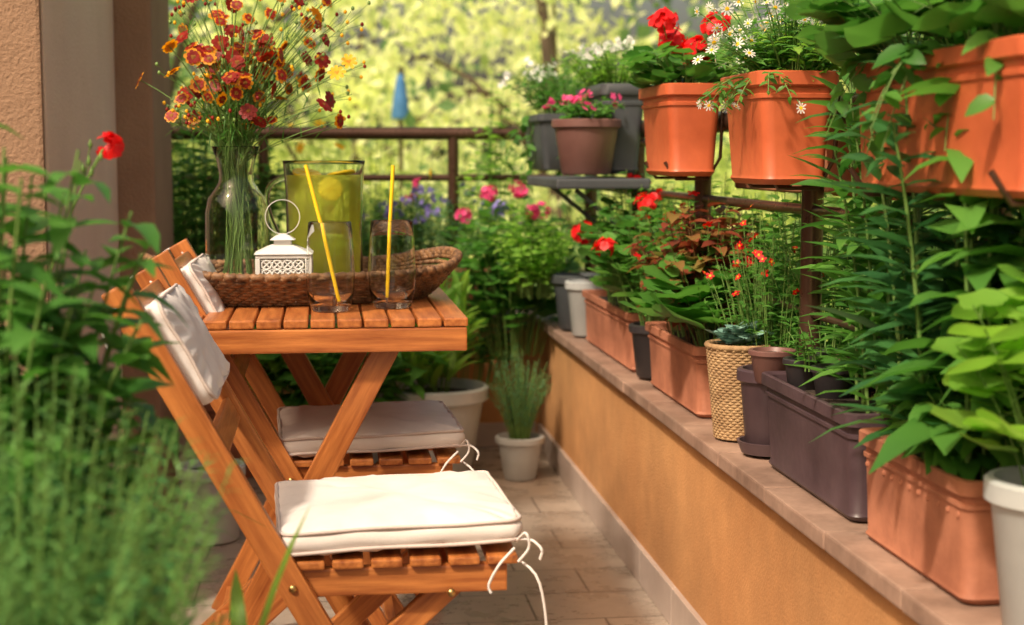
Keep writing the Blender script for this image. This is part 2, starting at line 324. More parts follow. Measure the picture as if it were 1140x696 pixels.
def pot_round(name,c,rt,rb,h,mat,rim=.012,soil=.02,n=36,saucer=None):
    mb=MB(); prof=[(0,0),(rb-.004,0),(rb,.004),(rb+(rt-rb)*.8,h*.82),(rt-.001,h*.84),(rt+rim*.4,h*.86),(rt+rim*.4,h*.98),(rt+.001,h),(rt-.006,h),(rt-.012,h-soil)]
    lathe(mb,prof,c,n,0); lathe(mb,[(rt-.0125,h-soil),(rt*.5,h-soil+.006),(0,h-soil+.008)],c,n,1)
    if saucer: lathe(mb,[(0,-.004),(saucer*.85,-.004),(saucer,.018),(saucer-.005,.018),(saucer*.8,.0),(0,-.001)],c,n,0)
    o=mb.build(name,[mat,SOIL]); mod=o.modifiers.new('e','EDGE_SPLIT'); mod.split_angle=math.radians(40); return o
ZL=.4625
pot_rect('terracotta_planter',.752,.90,3.72,4.43,ZL,.150,TERRA,.82,ribs=1)
pot_rect('terracotta_planter',.752,.90,3.04,3.54,ZL,.150,TERRA,.80,ribs=1)
pot_round('black_nursery_pot',(.80,3.63,ZL+.004),.06,.045,.13,BLACKP)
pot_round('white_flower_pot',(.785,4.515,ZL+.004),.062,.045,.165,WHITEP)
pot_round('charcoal_flower_pot',(.79,4.70,ZL+.004),.085,.06,.17,CHAR)
pot_rect('plum_planter',.755,.905,2.12,2.58,ZL,.165,PLUM,.80,ribs=1)
pot_rect('terracotta_planter',.748,.905,1.70,2.07,ZL,.155,TERRA,.84,dots=True,ribs=1)
pot_round('white_flower_pot',(.812,1.60,ZL+.004),.072,.052,.175,WHITEP)
pot_round('plum_flower_pot',(.80,2.665,ZL+.008),.055,.042,.15,PLUM,saucer=.058)
for i,(x,y,z,r,h,m) in enumerate([(.800,2.46,.60,.036,.065,BLACKP),(.855,2.52,.60,.038,.07,BLACKP),(.815,2.36,.605,.036,.06,BLACKP),(.875,2.40,.60,.042,.075,BROWNP),(.79,2.62,.60,.04,.06,BROWNP)]):
    pot_round('nursery_pot',(x,y,z),r,r*.75,h,m,.006,.012,24)
pot_rect('orange_rail_planter',.70,.84,2.42,2.68,.955,.185,ORANGE,.72,.02,ribs=1)
pot_rect('orange_rail_planter',.715,.845,3.16,3.46,.96,.195,ORANGE,.72,.02,ribs=1)
pot_rect('orange_rail_planter',.735,.85,1.55,2.10,.955,.175,ORANGE,.75,.02,ribs=1)
pot_rect('orange_rail_planter',.90,1.08,2.15,2.75,.93,.18,ORANGE,.75,.02,ribs=1)
pot_rect('terracotta_planter',.905,1.07,2.9,3.4,.93,.18,TERRA,.8,.02)
pot_rect('charcoal_rail_planter',.735,.865,4.02,4.45,.955,.24,CHAR,.62,.02,ribs=1)
pot_round('brown_rail_pot',(.695,4.02,.955),.088,.066,.145,BROWNP)
pot_rect('charcoal_rail_planter',.64,.865,4.55,4.95,.96,.17,CHAR,.8,.02)
mb=MB(); abox(mb,.60,.85,3.92,4.5,.918,.945,.006,0)
for y in(3.98,4.4): bar(mb,(.852,y,.76),(.66,y,.915),.016,.012)
mb.build('planter_shelf',[CHAR])
mb=MB()
for y0,y1,z in((2.42,2.68,.955),(3.16,3.46,.96),(1.55,2.10,.955)):
    for y in(y0+.05,y1-.05):
        tube(mb,[(.86,y,1.108),(.85,y,1.10),(.846,y,1.0),(.82,y,z-.006),(.75,y,z-.006),(.725,y,z+.03)],.004,6,0)
mb.build('planter_brackets',[RAIL])
pot_round('grey_floor_pot',(.335,4.72,.002),.165,.115,.29,GREYP,.02,.03,48)
pot_round('white_flower_pot',(.60,4.66,.002),.072,.05,.135,WHITEP)
pot_round('grey_floor_pot',(.12,4.85,.002),.10,.075,.24,GREYP,.014,.03)
pot_round('white_flower_pot',(-.30,4.0,.002),.085,.07,.20,WHITEP)
pot_round('terracotta_pot',(-.30,4.85,.002),.14,.10,.26,TERRA,.02)
pot_rect('terracotta_planter',.0,.6,5.22,5.40,ZL,.16,TERRA,.85)
pot_rect('plum_planter',-.75,-.08,5.22,5.40,ZL,.16,PLUM,.85)
pot_rect('terracotta_planter',-.62,-.16,.75,1.65,.002,.50,TERRA,.85)
pot_round('terracotta_pot',(-.42,2.0,.002),.14,.10,.45,TERRA,.02)
# woven vessels
def weave(mb,c,rx,ry,z0,z1,levels,flare,rope=.007,rot=0,sup=2.6,n=150,m=0,wig=.0035,freq=27,raise_=0,rall=False):
    for k in range(levels):
        f=k/(levels-1); sx=rx*(1-flare+flare*f); sy=ry*(1-flare+flare*f*1.0); a=np.linspace(0,2*math.pi,n,endpoint=False)
        ca=np.sign(np.cos(a))*np.abs(np.cos(a))**(2/sup); sa=np.sign(np.sin(a))*np.abs(np.sin(a))**(2/sup)
        w_=wig*np.sin(a*freq+math.pi*(k%2)); X=(sx+w_)*ca; Y=(sy+w_)*sa
        Z=z0+(z1-z0)*f+raise_*(1 if rall else f*f)*np.abs(np.cos(a))**4
        c_,s_=math.cos(rot),math.sin(rot)
        rr=rope*(1.25 if k==levels-1 else 1)*(1+.22*np.cos(a*freq*2))
        tube(mb,np.stack([c[0]+X*c_-Y*s_,c[1]+X*s_+Y*c_,c[2]+Z],1),rr,7,m,True)
mb=MB(); TR=math.radians(13); tc_=(-.040,3.12,.716)
weave(mb,tc_,.308,.212,.005,.048,9,.20,.0042,TR,raise_=.030,freq=58,n=360,wig=.0028)
weave(mb,tc_,.313,.216,.054,.059,2,.01,.0062,TR,raise_=.030,freq=70,n=360,wig=.003,rall=True)
a=np.linspace(0,2*math.pi,64,endpoint=False); ring=np.stack([.24*np.sign(np.cos(a))*np.abs(np.cos(a))**.77,.165*np.sign(np.sin(a))*np.abs(np.sin(a))**.77],1)
loft(mb,[at(ring,tc_,.7165,TR),at(ring,tc_,.722,TR)],0)
mb.build('wicker_tray',[WICK])
mb=MB(); bc=(.79,2.83,ZL); 
for k in range(34):
    f=k/33; r=.045+.017*f; a=np.linspace(0,2*math.pi,96,endpoint=False); w_=.0013*np.sin(a*24+math.pi*(k%2))
    tube(mb,np.stack([bc[0]+(r+w_)*np.cos(a),bc[1]+(r+w_)*np.sin(a),np.full(96,bc[2]+.004+f*.176)],1),.0033 if k<33 else .006,6,0,True)
lathe(mb,[(0,.005),(.044,.005),(.058,.16),(0,.161)],bc,24,1); mb.build('jute_plant_basket',[JUTE,SOIL])
# ------------------------------------------------------------------ furniture
def cushion(mb,M,hx,hy,h,m=0,mp=1,seed=0):
    ph=seed*1.7; base=rrect(hx,hy,.018,4,16); n=len(base); loops=[]
    sc_=[.02,.15,.3,.45,.58,.70,.80,.88,.93,.965,.985]
    rnd=np.random.default_rng(seed+5); K=rnd.uniform(-60,60,(9,2)); A=rnd.uniform(0,6.28,9)
    def put(s,z): 
        l=base*s; ang=np.arange(n)
        wr=sum(np.sin(l[:,0]*K[i,0]+l[:,1]*K[i,1]+A[i])**3 for i in range(9))*.0008
        zz=z+np.sign(z)*((.0026*np.sin(ang*1.9+ph)+.0016*np.sin(ang*.73+ph*2))*(s>.78)*(s<.99)*(1 if s>.86 else .5)+wr)
        for tx,ty in((-.45,-.45),(.45,-.45),(-.45,.45),(.45,.45)):
            zz-=np.sign(z)*.006*np.exp(-(((l[:,0]-tx*hx)/.016)**2+((l[:,1]-ty*hy)/.016)**2))
        return np.stack([l[:,0],l[:,1],zz],1)
    prof=[h*.5*(1-.5*(s**4)) for s in sc_]
    for s,z in zip(sc_,prof): loops.append(put(s,z))
    for z,o in((.40,1.0),(.2,1.018),(0,1.022),(-.2,1.018),(-.40,1.0)): 
        q=np.stack([base[:,0]*o,base[:,1]*o,h*.5*z*1.05+.0012*np.sin(np.arange(n)*.9+ph)],1); q[:,:2]*=(1+.004*np.sin(np.arange(n)*1.3+z*3))[:,None]; loops.append(q)
    for s,z in list(zip(sc_,prof))[::-1]: loops.append(put(s,-z))
    L=[np.array([(M@Vector(p))[:] for p in l]) for l in loops]
    loft(mb,L,m)
    for z in(.25*h,-.25*h):
        P=np.array([(M@Vector((p[0]*1.004,p[1]*1.004,z+.0012*math.sin(i*.5+ph))))[:] for i,p in enumerate(base)]); tube(mb,P,.0030,6,mp,True)
def tie(mb,pts,m=0):
    P=np.array(pts); n=14; t=np.linspace(0,len(P)-1,n); Q=np.stack([np.interp(t,np.arange(len(P)),P[:,i]) for i in range(3)],1)
    for _ in range(2): Q[1:-1]=(Q[:-2]+Q[1:-1]*2+Q[2:])/4
    tube(mb,Q,.0022,5,m)
def chair(x,y0,y1,sd_):
    P=empty('folding_chair'); w=MB(); k=lambda X:X+x
    top=(-.262,.825); sl=(.235)/(.425)
    for y in(y0,y1):
        bar(w,(k(top[0]),y,top[1]),(k(top[0]+sl*.822),y,.004),.022,.040)
    w.build('back_posts',[WOOD],P)
    w=MB()
    for z in(.79,.73,.67,.60):
        X=top[0]+sl*(top[1]-z); d=Vector((sl,0,-1)).normalized()
        bar(w,(k(X)-d.x*.02+.006,(y0+y1)/2,z-d.z*.02),(k(X)+d.x*.02+.006,(y0+y1)/2,z+d.z*.02),y1-y0-.023,.013)
    w.build('back_slats',[WOOD],P)
    w=MB()
    for y in(y0+.0225,y1-.0225): bar(w,(k(-.045),y,.405),(k(.272),y,.405),.021,.040)
    bar(w,(k(.2),y0+.034,.395),(k(.2),y1-.034,.395),.03,.02,(1,0,0))
    w.build('seat_rails',[WOOD],P)
    w=MB()
    for i in range(6):
        X=-.03+i*.0545; abox(w,k(X),k(X+.044),y0+.002+R.uniform(0,.0015),y1-.002,.4262,.4385,.003)
    w.build('seat_slats',[WOOD],P)
    w=MB()
    for y in(y0+.046,y1-.046): bar(w,(k(.205),y,.40),(k(-.23),y,.004),.022,.036)
    bar(w,(k(-.19),y0+.058,.045),(k(-.19),y1-.058,.045),.02,.03,(1,0,0)); bar(w,(k(.16),y0+.012,.06),(k(.16),y1-.012,.06),.02,.03,(1,0,0))
    w.build('front_legs',[WOOD],P)
    w=MB()
    for X,Z in((-.030,.405),(.19,.392)):
        l=[]
        for r,yy in((.0001,-.005),(.004,-.0045),(.006,-.002),(.006,.003)):
            c=circ(r,14); l.append(np.array([(k(X)+a,y0-.011+yy,Z+b) for a,b in c]))
        loft(w,l)
    w.build('bolts',[BRASS],P)
    w=MB(); cushion(w,Matrix.Translation((k(.116),(y0+y1)/2+.002,.468))@Matrix.Rotation(math.radians(2.5),4,'Z')@Matrix.Rotation(math.radians(-1.2),4,'Y'),.170,(y1-y0)/2-.008,.056,0,1,sd_)
    w.build('seat_cushion',[FAB,PIPE],P)
    w=MB(); ang=math.atan2(sl,1)
    M=Matrix.Translation((k(-.183),(y0+y1)/2,.728))@Matrix.Rotation(-ang,4,'Y')@Matrix.Rotation(math.radians(90),4,'Y')
    cushion(w,M,.078,(y1-y0)/2-.03,.050,0,1,sd_+3); w.build('back_cushion',[FAB,PIPE],P)
    w=MB(); X=k(.286)
    for pts in([(X,y0+.02,.458),(X+.02,y0,.462),(X+.034,y0-.012,.45),(X+.03,y0-.01,.435)],[(X,y0+.02,.455),(X+.012,y0,.475),(X+.018,y0,.45),(X+.0,y0,.43)],
               [(X,y0+.02,.43),(X+.028,y0-.01,.415),(X+.038,y0-.01,.36),(X+.04,y0-.01,.33),(X+.045,y0-.01,.30)],[(X-.005,y0,.45),(X-.03,y0-.015,.43),(X-.045,y0-.012,.40),(X-.04,y0-.014,.39)],
               [(k(-.235),y0+.02,.79),(k(-.26),y0-.014,.80),(k(-.285),y0-.012,.79),(k(-.27),y0-.014,.74)],[(k(-.235),y1-.02,.79),(k(-.27),y1,.82),(k(-.30),y1+.01,.80),(k(-.31),y1,.76)]): tie(w,pts)
    w.build('cushion_ties',[FAB],P)
chair(-.018,2.10,2.46,1)
chair(-.035,2.82,3.20,2)
P=empty('wooden_table'); x0,x1,y0,y1=-.262,.256,2.69,3.38
w=MB(); n=11; st=(x1-x0)/n
for i in range(n): abox(w,x0+i*st+.0022,x0+(i+1)*st-.0022,y0+.001+R.uniform(0,.001),y1-.001,.7005,.716,.0032)
w.build('table_slats',[WOODT],P)
w=MB()
for yy in(y0+.012,y1-.012): bar(w,(x0+.004,yy,.678),(x1-.004,yy,.678),.024,.042)
for xx in(x0+.03,x1-.03): bar(w,(xx,y0+.025,.68),(xx,y1-.025,.68),.022,.036,(1,0,0))
w.build('table_apron',[WOODT],P)
w=MB()
bar(w,(.115,y0+.05,.668),(-.235,y0+.05,.004),.024,.046); bar(w,(.115,y1-.04,.668),(-.235,y1-.04,.004),.024,.046)
bar(w,(-.115,y1-.075,.668),(.235,y1-.075,.004),.024,.046); 
bar(w,(-.21,y0+.065,.05),(-.21,y1-.055,.05),.02,.03,(1,0,0)); bar(w,(-.005,y1-.09,.44),(-.005,y1-.02,.44),.012,.012)
w.build('table_legs',[WOODT],P)
# ------------------------------------------------------------------ glassware
ZT=.7165
def tumbler(x,y,h=.165,r=.045):
    w=MB(); c=(x,y,ZT+.0005)
    lathe(w,[(0,0),(r*.72,0),(r*.80,.004),(r*.97,.035),(r*1.0,.07),(r*.93,h*.8),(r*.88,h-.001),(r*.86,h),(r*.85,h-.001),(r*.90,h*.8),(r*.965,.07),(r*.935,.037),(r*.74,.014),(0,.012)],c,48,0)
    return w,c
P=empty('drinking_glass'); w,c=tumbler(.012,2.835); w.build('tumbler',[GL],P)
w=MB(); tube(w,[(.028,2.825,ZT+.014),(.0,2.84,.86),(-.031,2.86,.986)],.0036,10,0); w.build('drinking_straw',[STRAW],P)
P=empty('drinking_glass'); w,c=tumbler(.128,2.885); w.build('tumbler',[GL],P)
w=MB(); tube(w,[(.118,2.885,ZT+.014),(.124,2.89,.86),(.132,2.895,.985)],.0036,10,0); w.build('drinking_straw',[STRAW],P)
P=empty('flower_vase'); vx,vy=-.172,3.12; w=MB(); t=.0022; zb=.7235
out=[(.0,0),(.050,0),(.060,.006),(.063,.02),(.064,.10),(.063,.165),(.057,.195),(.043,.214),(.035,.228),(.034,.245),(.039,.272),(.0475,.297)]
inn=[(r-t if r>t else 0,z+(.005 if r<.065 and z<.03 else 0)) for r,z in out][::-1]; inn[-1]=(0,.008)
lathe(w,out+[(.047,.2985)]+inn,(vx,vy,zb),48,0); w.build('vase_glass',[GL],P)
P=empty('lemonade_pitcher'); qx,qy=.003,3.19; w=MB(); zb=.7235
def lq():
    m,N,L,Pp=nm('lemonade'); Pp.inputs['Base Color'].default_value=(.96,.97,.36,1); Pp.inputs['Transmission Weight'].default_value=1; Pp.inputs['Roughness'].default_value=.03; Pp.inputs['IOR'].default_value=1.08
    t=N.new('ShaderNodeBsdfTranslucent'); t.inputs[0].default_value=(.93,.93,.16,1); mx=N.new('ShaderNodeMixShader'); mx.inputs[0].default_value=.36
    d=N.new('ShaderNodeBsdfDiffuse'); d.inputs[0].default_value=(.84,.86,.12,1); m2=N.new('ShaderNodeMixShader'); m2.inputs[0].default_value=.65; L.new(t.outputs[0],m2.inputs[1]); L.new(d.outputs[0],m2.inputs[2])
    L.new(Pp.outputs[0],mx.inputs[1]); L.new(m2.outputs[0],mx.inputs[2]); L.new(mx.outputs[0],N['Material Output'].inputs[0]); return m
o_=[(0,0),(.070,0),(.076,.006),(.078,.02),(.079,.20),(.0835,.262),(.085,.270)]
i_=[(.083,.270),(.0815,.262),(.0765,.20),(.0755,.02),(.07,.012),(0,.012)]
lathe(w,o_+i_,(qx,qy,zb),56,0)
tube(w,bez((qx-.080,qy+.02,zb+.235),(qx-.16,qy+.05,zb+.22),(qx-.077,qy+.02,zb+.08),12),.006,8,0)
w.build('pitcher_glass',[GLG],P)
w=MB(); lathe(w,[(0,.0135),(.068,.0135),(.0735,.021),(.0745,.20),(.0765,.240),(0,.2401)],(qx,qy,zb),48,0); w.build('lemonade',[lq()],P)
w=MB(); LEM=surf('lemon_flesh',(.80,.66,.06),(.9,.8,.16),30,.4,.2,60); RIND=surf('lemon_rind',(.8,.55,.01),(.85,.6,.02),30,.4,.2,90)
def lemon(cx,cy,cz,r,tilt,yaw):
    M=Matrix.Translation((cx,cy,cz))@Matrix.Rotation(yaw,4,'Z')@Matrix.Rotation(tilt,4,'X')
    def ring(rr,z): return np.array([(M@Vector((a,b,z)))[:] for a,b in circ(rr,24)])
    loft(w,[ring(r*.94,-.0028),ring(r,-.0025),ring(r,.0025),ring(r*.94,.0028)],1,False,False)
    loft(w,[ring(r*.94,-.0026),ring(.0005,-.0024)],0,False,True); loft(w,[ring(r*.94,.0026),ring(.0005,.0024)],0,False,True)
    for k in range(9):
        a=k*2*math.pi/9; p=M@Vector((0,0,.0032)); q=M@Vector((r*.9*math.cos(a),r*.9*math.sin(a),.0032)); tube(w,[p,(p+q)/2,q],.0007,4,1)
lemon(qx+.012,qy-.064,zb+.212,.024,math.radians(78),.1); lemon(qx-.035,qy-.0,zb+.243,.03,math.radians(18),.5); lemon(qx+.035,qy+.01,zb+.243,.03,math.radians(-12),.9)
w.build('lemon_slices',[LEM,RIND],P)
# lantern
P=empty('white_lantern'); lx,ly,lz=-.078,2.99,.7235; w=MB(); hw=.047; BH=.084
abox(w,lx-hw-.005,lx+hw+.005,ly-hw-.005,ly+hw+.005,lz,lz+.010,.002); abox(w,lx-hw-.004,lx+hw+.004,ly-hw-.004,ly+hw+.004,lz+BH,lz+BH+.008,.002)
for a in(-1,1):
    for b in(-1,1): abox(w,lx+a*hw-.0045,lx+a*hw+.0045,ly+b*hw-.0045,ly+b*hw+.0045,lz+.010,lz+BH,.001)
for s_ in range(4):
    ang=s_*math.pi/2
    def T(u,v):
        x_=u;y_=-hw; return (lx+x_*math.cos(ang)-y_*math.sin(ang),ly+x_*math.sin(ang)+y_*math.cos(ang),lz+v)
    for cu in(-.030,-.010,.010,.030):
        for cv in(.019,.036,.054,.072):
            tube(w,[T(cu+.0095*math.cos(q),cv+.0088*math.sin(q)) for q in np.linspace(0,2*math.pi,13)[:-1]],.0022,5,0,True)
            for q in range(4):
                a0=q*math.pi/2+math.pi/4; tube(w,[T(cu,cv),T(cu+.005*math.cos(a0),cv+.005*math.sin(a0)),T(cu+.0095*math.cos(a0),cv+.0085*math.sin(a0))],.0021,4,0)
    for v in(.012,.028,.045,.063,.081): tube(w,[T(-.042,v),T(0,v),T(.042,v)],.0014,4,0)
E=lambda h_,z: at(rrect(h_,h_,.003,2),(lx,ly),lz+BH+z)
loft(w,[E(.054,.0085),E(.045,.013),E(.029,.021),E(.021,.024)],0,smooth=False)
loft(w,[E(.017,.024),E(.017,.034)],0,smooth=False); loft(w,[E(.024,.0342),E(.013,.042),E(.003,.046)],0,smooth=False)
tube(w,[(lx+.033*math.cos(q),ly+.003*math.sin(q),lz+BH+.078+.033*math.sin(q)) for q in np.linspace(0,2*math.pi,33)[:-1]],.0008,6,0,True)
w.build('lantern_frame',[WMET],P)
w=MB(); lathe(w,[(0,.0105),(.024,.0105),(.024,.06),(.0,.0605)],(lx,ly,lz),20); w.build('candle',[FAB],P)
# ------------------------------------------------------------------ plants
def rv(r,s=1): return np.array([r.gauss(0,s),r.gauss(0,s),r.gauss(0,s)])
def daisy(mb,c,n,r,k,mp,mc,W=.45,cr=.3,cup=.2,rnd=R):
    n=nrm(np.array(n,float)); a=nrm(np.cross(n,[.31,.52,.1])); b=np.cross(n,a); o=rnd.random()*6
    for i in range(k):
        t=o+2*math.pi*i/k; d=math.cos(t)*a+math.sin(t)*b+n*cup
        mb.leaf(np.array(c)+n*.001,d,n,r*rnd.uniform(.86,1.1),r*W*8.0/max(k,5),mp,'petal',.12,.05)
    if mc is not None: mb.fan(np.array(c)+n*.003,a,n,r*cr,mc,-.3,7,.05)
def coreo(mb,c,n,r,rnd,md,mo,mc):
    n=nrm(np.array(n,float)); daisy(mb,c,n,r,8,mo,None,.58,rnd=rnd,cup=.12); daisy(mb,np.array(c)+n*.0016,n,r*rnd.uniform(.58,.84),8,md,mc,.58,.36,rnd=rnd,cup=.16)
def umbel(mb,c,Rr,k,pr,mp,rnd):
    for i in range(k):
        d=nrm(rv(rnd)+[0,0,.5]); q=np.array(c)+d*Rr*rnd.uniform(.55,1); 
        daisy(mb,q,d+rv(rnd,.2),pr*rnd.uniform(.8,1.15),5,mp,None,.55,rnd=rnd,cup=.25)
def sp(name,base,n,h,spread,L,W,prof,mats,per=10,seed=1,lean=(0,0,0),t0=.2,curl=.3,fl=None,flp=.5,br=.03,hv=.3,up=.35,sr=.0018,arch=.12,fold=.15):
    r=random.Random(seed); mb=MB(); base=np.array(base,float)
    for i in range(n):
        a=r.random()*6.283; q=math.sqrt(r.random()); off=np.array([math.cos(a)*q,math.sin(a)*q,0])
        b0=base+off*np.array([br if np.isscalar(br) else br[0], br if np.isscalar(br) else br[1],0])
        tip=base+off*np.array([spread[0],spread[1],0])+np.array(lean)*r.uniform(.5,1.2); tip[2]+=h*(1-hv*r.random())*(1-.3*q*q)
        mid=b0*.55+tip*.45+np.array([-off[0]*.01,-off[1]*.01,abs(h)*arch]); pts=bez(b0,mid,tip,8)
        tube(mb,pts,np.linspace(sr,sr*.45,8),4,0)
        for j in range(per):
            t=t0+(1-t0)*(j+r.random()*.6)/per; t=min(t,1); f=t*7; k=min(int(f),6); p=pts[k]*(1-(f-k))+pts[k+1]*(f-k); T=nrm(pts[k+1]-pts[k])
            az=j*2.4+r.random()*1.0+a; h_=np.array([math.cos(az),math.sin(az),0]); d=nrm(h_+T*up+rv(r,.12)); s=(1.15-.5*t)*r.uniform(.7,1.15)
            u=nrm(np.array([0,0,1.0])+T*.5+rv(r,.25))
            if prof=='fan':
                pe=p+d*L*.8*s; tube(mb,[p,(p+pe)/2+[0,0,.004],pe],.0009,3,0); mb.fan(pe,d,u,L*.55*s,1,.22,r.choice([5,7]),.08)
            else: mb.leaf(p,d,u,L*s,W*s,1,prof,curl*r.uniform(.3,1.5),fold)
        if fl and r.random()<flp: fl(mb,pts[-1],nrm(pts[-1]-pts[-2]+rv(r,.3)),r)
    return mb.build(name,mats)
fl_d=lambda rad,k,W=.4: (lambda mb,c,n,r: daisy(mb,c,n+np.array([-.2,-.5,.2]),rad*r.uniform(.8,1.1),k,2,3,W,rnd=r))
fl_u=lambda Rr,k,pr: (lambda mb,c,n,r: umbel(mb,c,Rr,k,pr,2,r))
fl_s=lambda pr: (lambda mb,c,n,r: [daisy(mb,c+rv(r,.008),n+rv(r,.5),pr,5,2,None,.5,rnd=r) for _ in range(4)])
# bouquet
r=random.Random(3); mb=MB(); nk=np.array([vx,vy,.95]); CNT=[0]
def stemto(tip,rr=.0011):
    CNT[0]+=1
    b=np.array([vx+r.uniform(-.04,.04),vy+r.uniform(-.04,.04),.74]); k=nk+np.array([r.uniform(-.022,.022),r.uniform(-.022,.022),r.uniform(0.02,.07)])
    p2=bez(k,k+np.array([(tip[0]-k[0])*.25,(tip[1]-k[1])*.25,(tip[2]-k[2])*.6]),tip,8); p1=bez(b,(b+k)/2,k,4)
    P_=np.concatenate([p1,p2[1:]])
    tube(mb,P_ if CNT[0]%5==0 else p2,rr*1.3 if CNT[0]%5==0 else rr,4,0); return P_
for i in range(124):
    if i<92: tip=np.array([vx+.002+r.gauss(0,.062),vy+r.gauss(0,.055),1.19+r.gauss(0,.06)])
    else: tip=np.array([vx+r.uniform(-.11,.21),vy+r.uniform(-.08,.08),1.05+r.uniform(0,.27)])
    tip[2]=min(max(tip[2],1.07),1.36); P_=stemto(tip)
    n=nrm(np.array([(tip[0]-vx)*4+r.gauss(0,.3),-.7+r.gauss(0,.45),.35+r.gauss(0,.45)]))
    if r.random()<.3: coreo(mb,tip,n,r.uniform(.015,.020),r,2,2,5)
    else: coreo(mb,tip,n,r.uniform(.013,.020),r,2,3,5)
for i in range(70):
    tip=np.array([vx+r.uniform(-.14,.26),vy+r.uniform(-.1,.1),1.06+r.uniform(0,.27)]); P_=stemto(tip,.0007)
    for q in range(3):
        c=tip+rv(r,.012); tube(mb,[P_[-2],(P_[-2]+c)/2,c],.0005,3,0); lathe(mb,[(0,-.004),(.003,-.002),(.0036,.001),(.002,.004),(0,.005)],c,6,r.choice([0,2,4]))
    for q in range(9): k=r.randint(4,len(P_)-2); mb.leaf(P_[k],nrm(rv(r)+[0,0,.6]),[0,0,1],.045,.003,1,'needle',.2,.0)
for c in((.055,3.1,1.19),(.03,3.05,1.165)):
    P_=stemto(np.array(c)); daisy(mb,c,(0,-.8,.4),.018,8,4,3,.45,rnd=r)
mb.build('coreopsis_bouquet',[STEM,Lg,PM,PO,PY,PDC])
# --- ledge plants
sp('red_salvia',(.83,4.05,.60),100,.40,(.14,.38),.038,.024,'ovate',[STEM,Lg,PR],11,21,br=(.05,.3),fl=fl_s(.011),flp=.15)
sp('geranium',(.80,3.85,.60),36,.32,(.14,.28),.06,.05,'fan',[STEM,Lg,PR],6,22,br=(.05,.2),fl=fl_u(.028,16,.013),flp=.16)
sp('coleus',(.82,3.28,.60),74,.34,(.14,.24),.07,.045,'ovate',[STEMR,Lc,PR],9,23,br=(.05,.2),curl=.4)
sp('impatiens',(.83,3.30,.60),40,.34,(.14,.24),.05,.03,'ovate',[STEM,Lg,PR],9,24,br=(.05,.18),fl=fl_d(.014,5,.4),flp=.22)
sp('broadleaf_plant',(.80,3.10,.60),20,.19,(.13,.14),.11,.05,'fan',[STEM,Lg],3,25,br=.03)
sp('small_leaf_shrub',(.80,3.63,.57),38,.32,(.10,.09),.032,.019,'ovate',[STEM,Lg],11,26)
sp('pink_diascia',(.86,2.90,.50),76,.42,(.11,.24),.032,.013,'lance',[STEM,Lg,PR,PY],12,27,br=(.04,.15),fl=fl_d(.009,5,.4),flp=.3)
sp('leafy_shrub',(.94,2.95,.48),110,.52,(.12,.48),.05,.028,'ovate',[STEM,Lg],12,28,br=(.03,.38))
sp('leafy_shrub',(.95,3.8,.48),90,.52,(.12,.48),.055,.028,'ovate',[STEM,Ll],12,281,br=(.03,.38))
sp('leafy_shrub',(.95,2.2,.48),105,.50,(.10,.48),.055,.028,'ovate',[STEM,Ld],12,29,br=(.03,.38))
sp('rosette_succulent',(.79,2.83,.635),18,.05,(.055,.055),.034,.02,'ovate',[STEM,Ls],9,30,br=.02,curl=-.2,up=.2)
sp('seedlings',(.83,2.43,.65),20,.09,(.07,.10),.03,.014,'ovate',[STEM,Lg],6,31,br=(.05,.08))
sp('tall_lily_plant',(.81,1.90,.60),15,.82,(.13,.20),.135,.030,'lance',[STEM,Ld],32,32,br=(.05,.12),curl=.35,hv=.35,sr=.0045,up=.5,t0=.04,arch=.1)
sp('tall_lily_plant',(.85,2.22,.60),12,.66,(.12,.18),.13,.028,'lance',[STEM,Lg],28,33,br=(.04,.15),curl=.35,hv=.4,sr=.004,up=.6,t0=.06,arch=.1)
sp('tall_broadleaf_plant',(.80,1.76,.60),12,.70,(.09,.10),.12,.062,'ovate',[STEM,Lg],15,331,br=(.04,.05),curl=.5,hv=.4,sr=.004,up=.3,t0=.08)
sp('bright_leafy_plant',(.82,1.60,.62),30,.30,(.13,.12),.08,.06,'fan',[STEM,Ll],5,34,br=.04)
sp('bright_leafy_plant',(.83,1.85,.60),40,.17,(.12,.16),.075,.04,'ovate',[STEM,Lg],7,35,br=(.05,.12),curl=.5)
# --- rail planters
sp('geranium',(.78,3.31,1.13),36,.13,(.12,.18),.055,.05,'fan',[STEM,Lg,PR],4,41,br=(.04,.1))
r=random.Random(5); mb=MB()
for c in((.735,3.28,1.285),(.80,3.25,1.225),(.77,3.35,1.25),(.83,3.2,1.27)):
    tube(mb,bez((.78,3.3,1.14),(.76,3.3,1.2),c,6),.0016,5,0); umbel(mb,c,.034,34,.0125,1,r)
mb.build('red_geranium_bloom',[STEM,PR])
sp('white_daisy_plant',(.78,2.55,1.12),130,.18,(.15,.20),.034,.009,'lance',[STEM,Lg,PW,PY],11,42,br=(.04,.1),fl=fl_d(.012,9,.3),flp=.7,hv=.7)
sp('trailing_daisies',(.73,2.54,1.13),30,-.06,(.13,.20),.03,.010,'lance',[STEM,Lg,PW,PY],10,43,br=(.02,.1),fl=fl_d(.011,9,.3),flp=.6,arch=.6)
sp('leafy_shrub',(.82,2.54,1.11),46,.14,(.13,.17),.045,.02,'ovate',[STEM,Ll],8,431,br=(.04,.1))
sp('broadleaf_plant',(.80,1.87,1.11),56,.15,(.16,.36),.075,.05,'fan',[STEM,Lg],4,44,br=(.04,.25),curl=.4)
sp('trailing_vine',(.78,1.85,1.11),26,-.12,(.15,.32),.05,.03,'ovate',[STEM,Lg],8,45,br=(.04,.22),arch=.9)
sp('white_daisy_plant',(.98,2.5,1.10),90,.22,(.13,.40),.035,.01,'lance',[STEM,Lg,PW,PY],10,46,br=(.04,.3),fl=fl_d(.0135,9,.3),flp=.5,hv=.5)
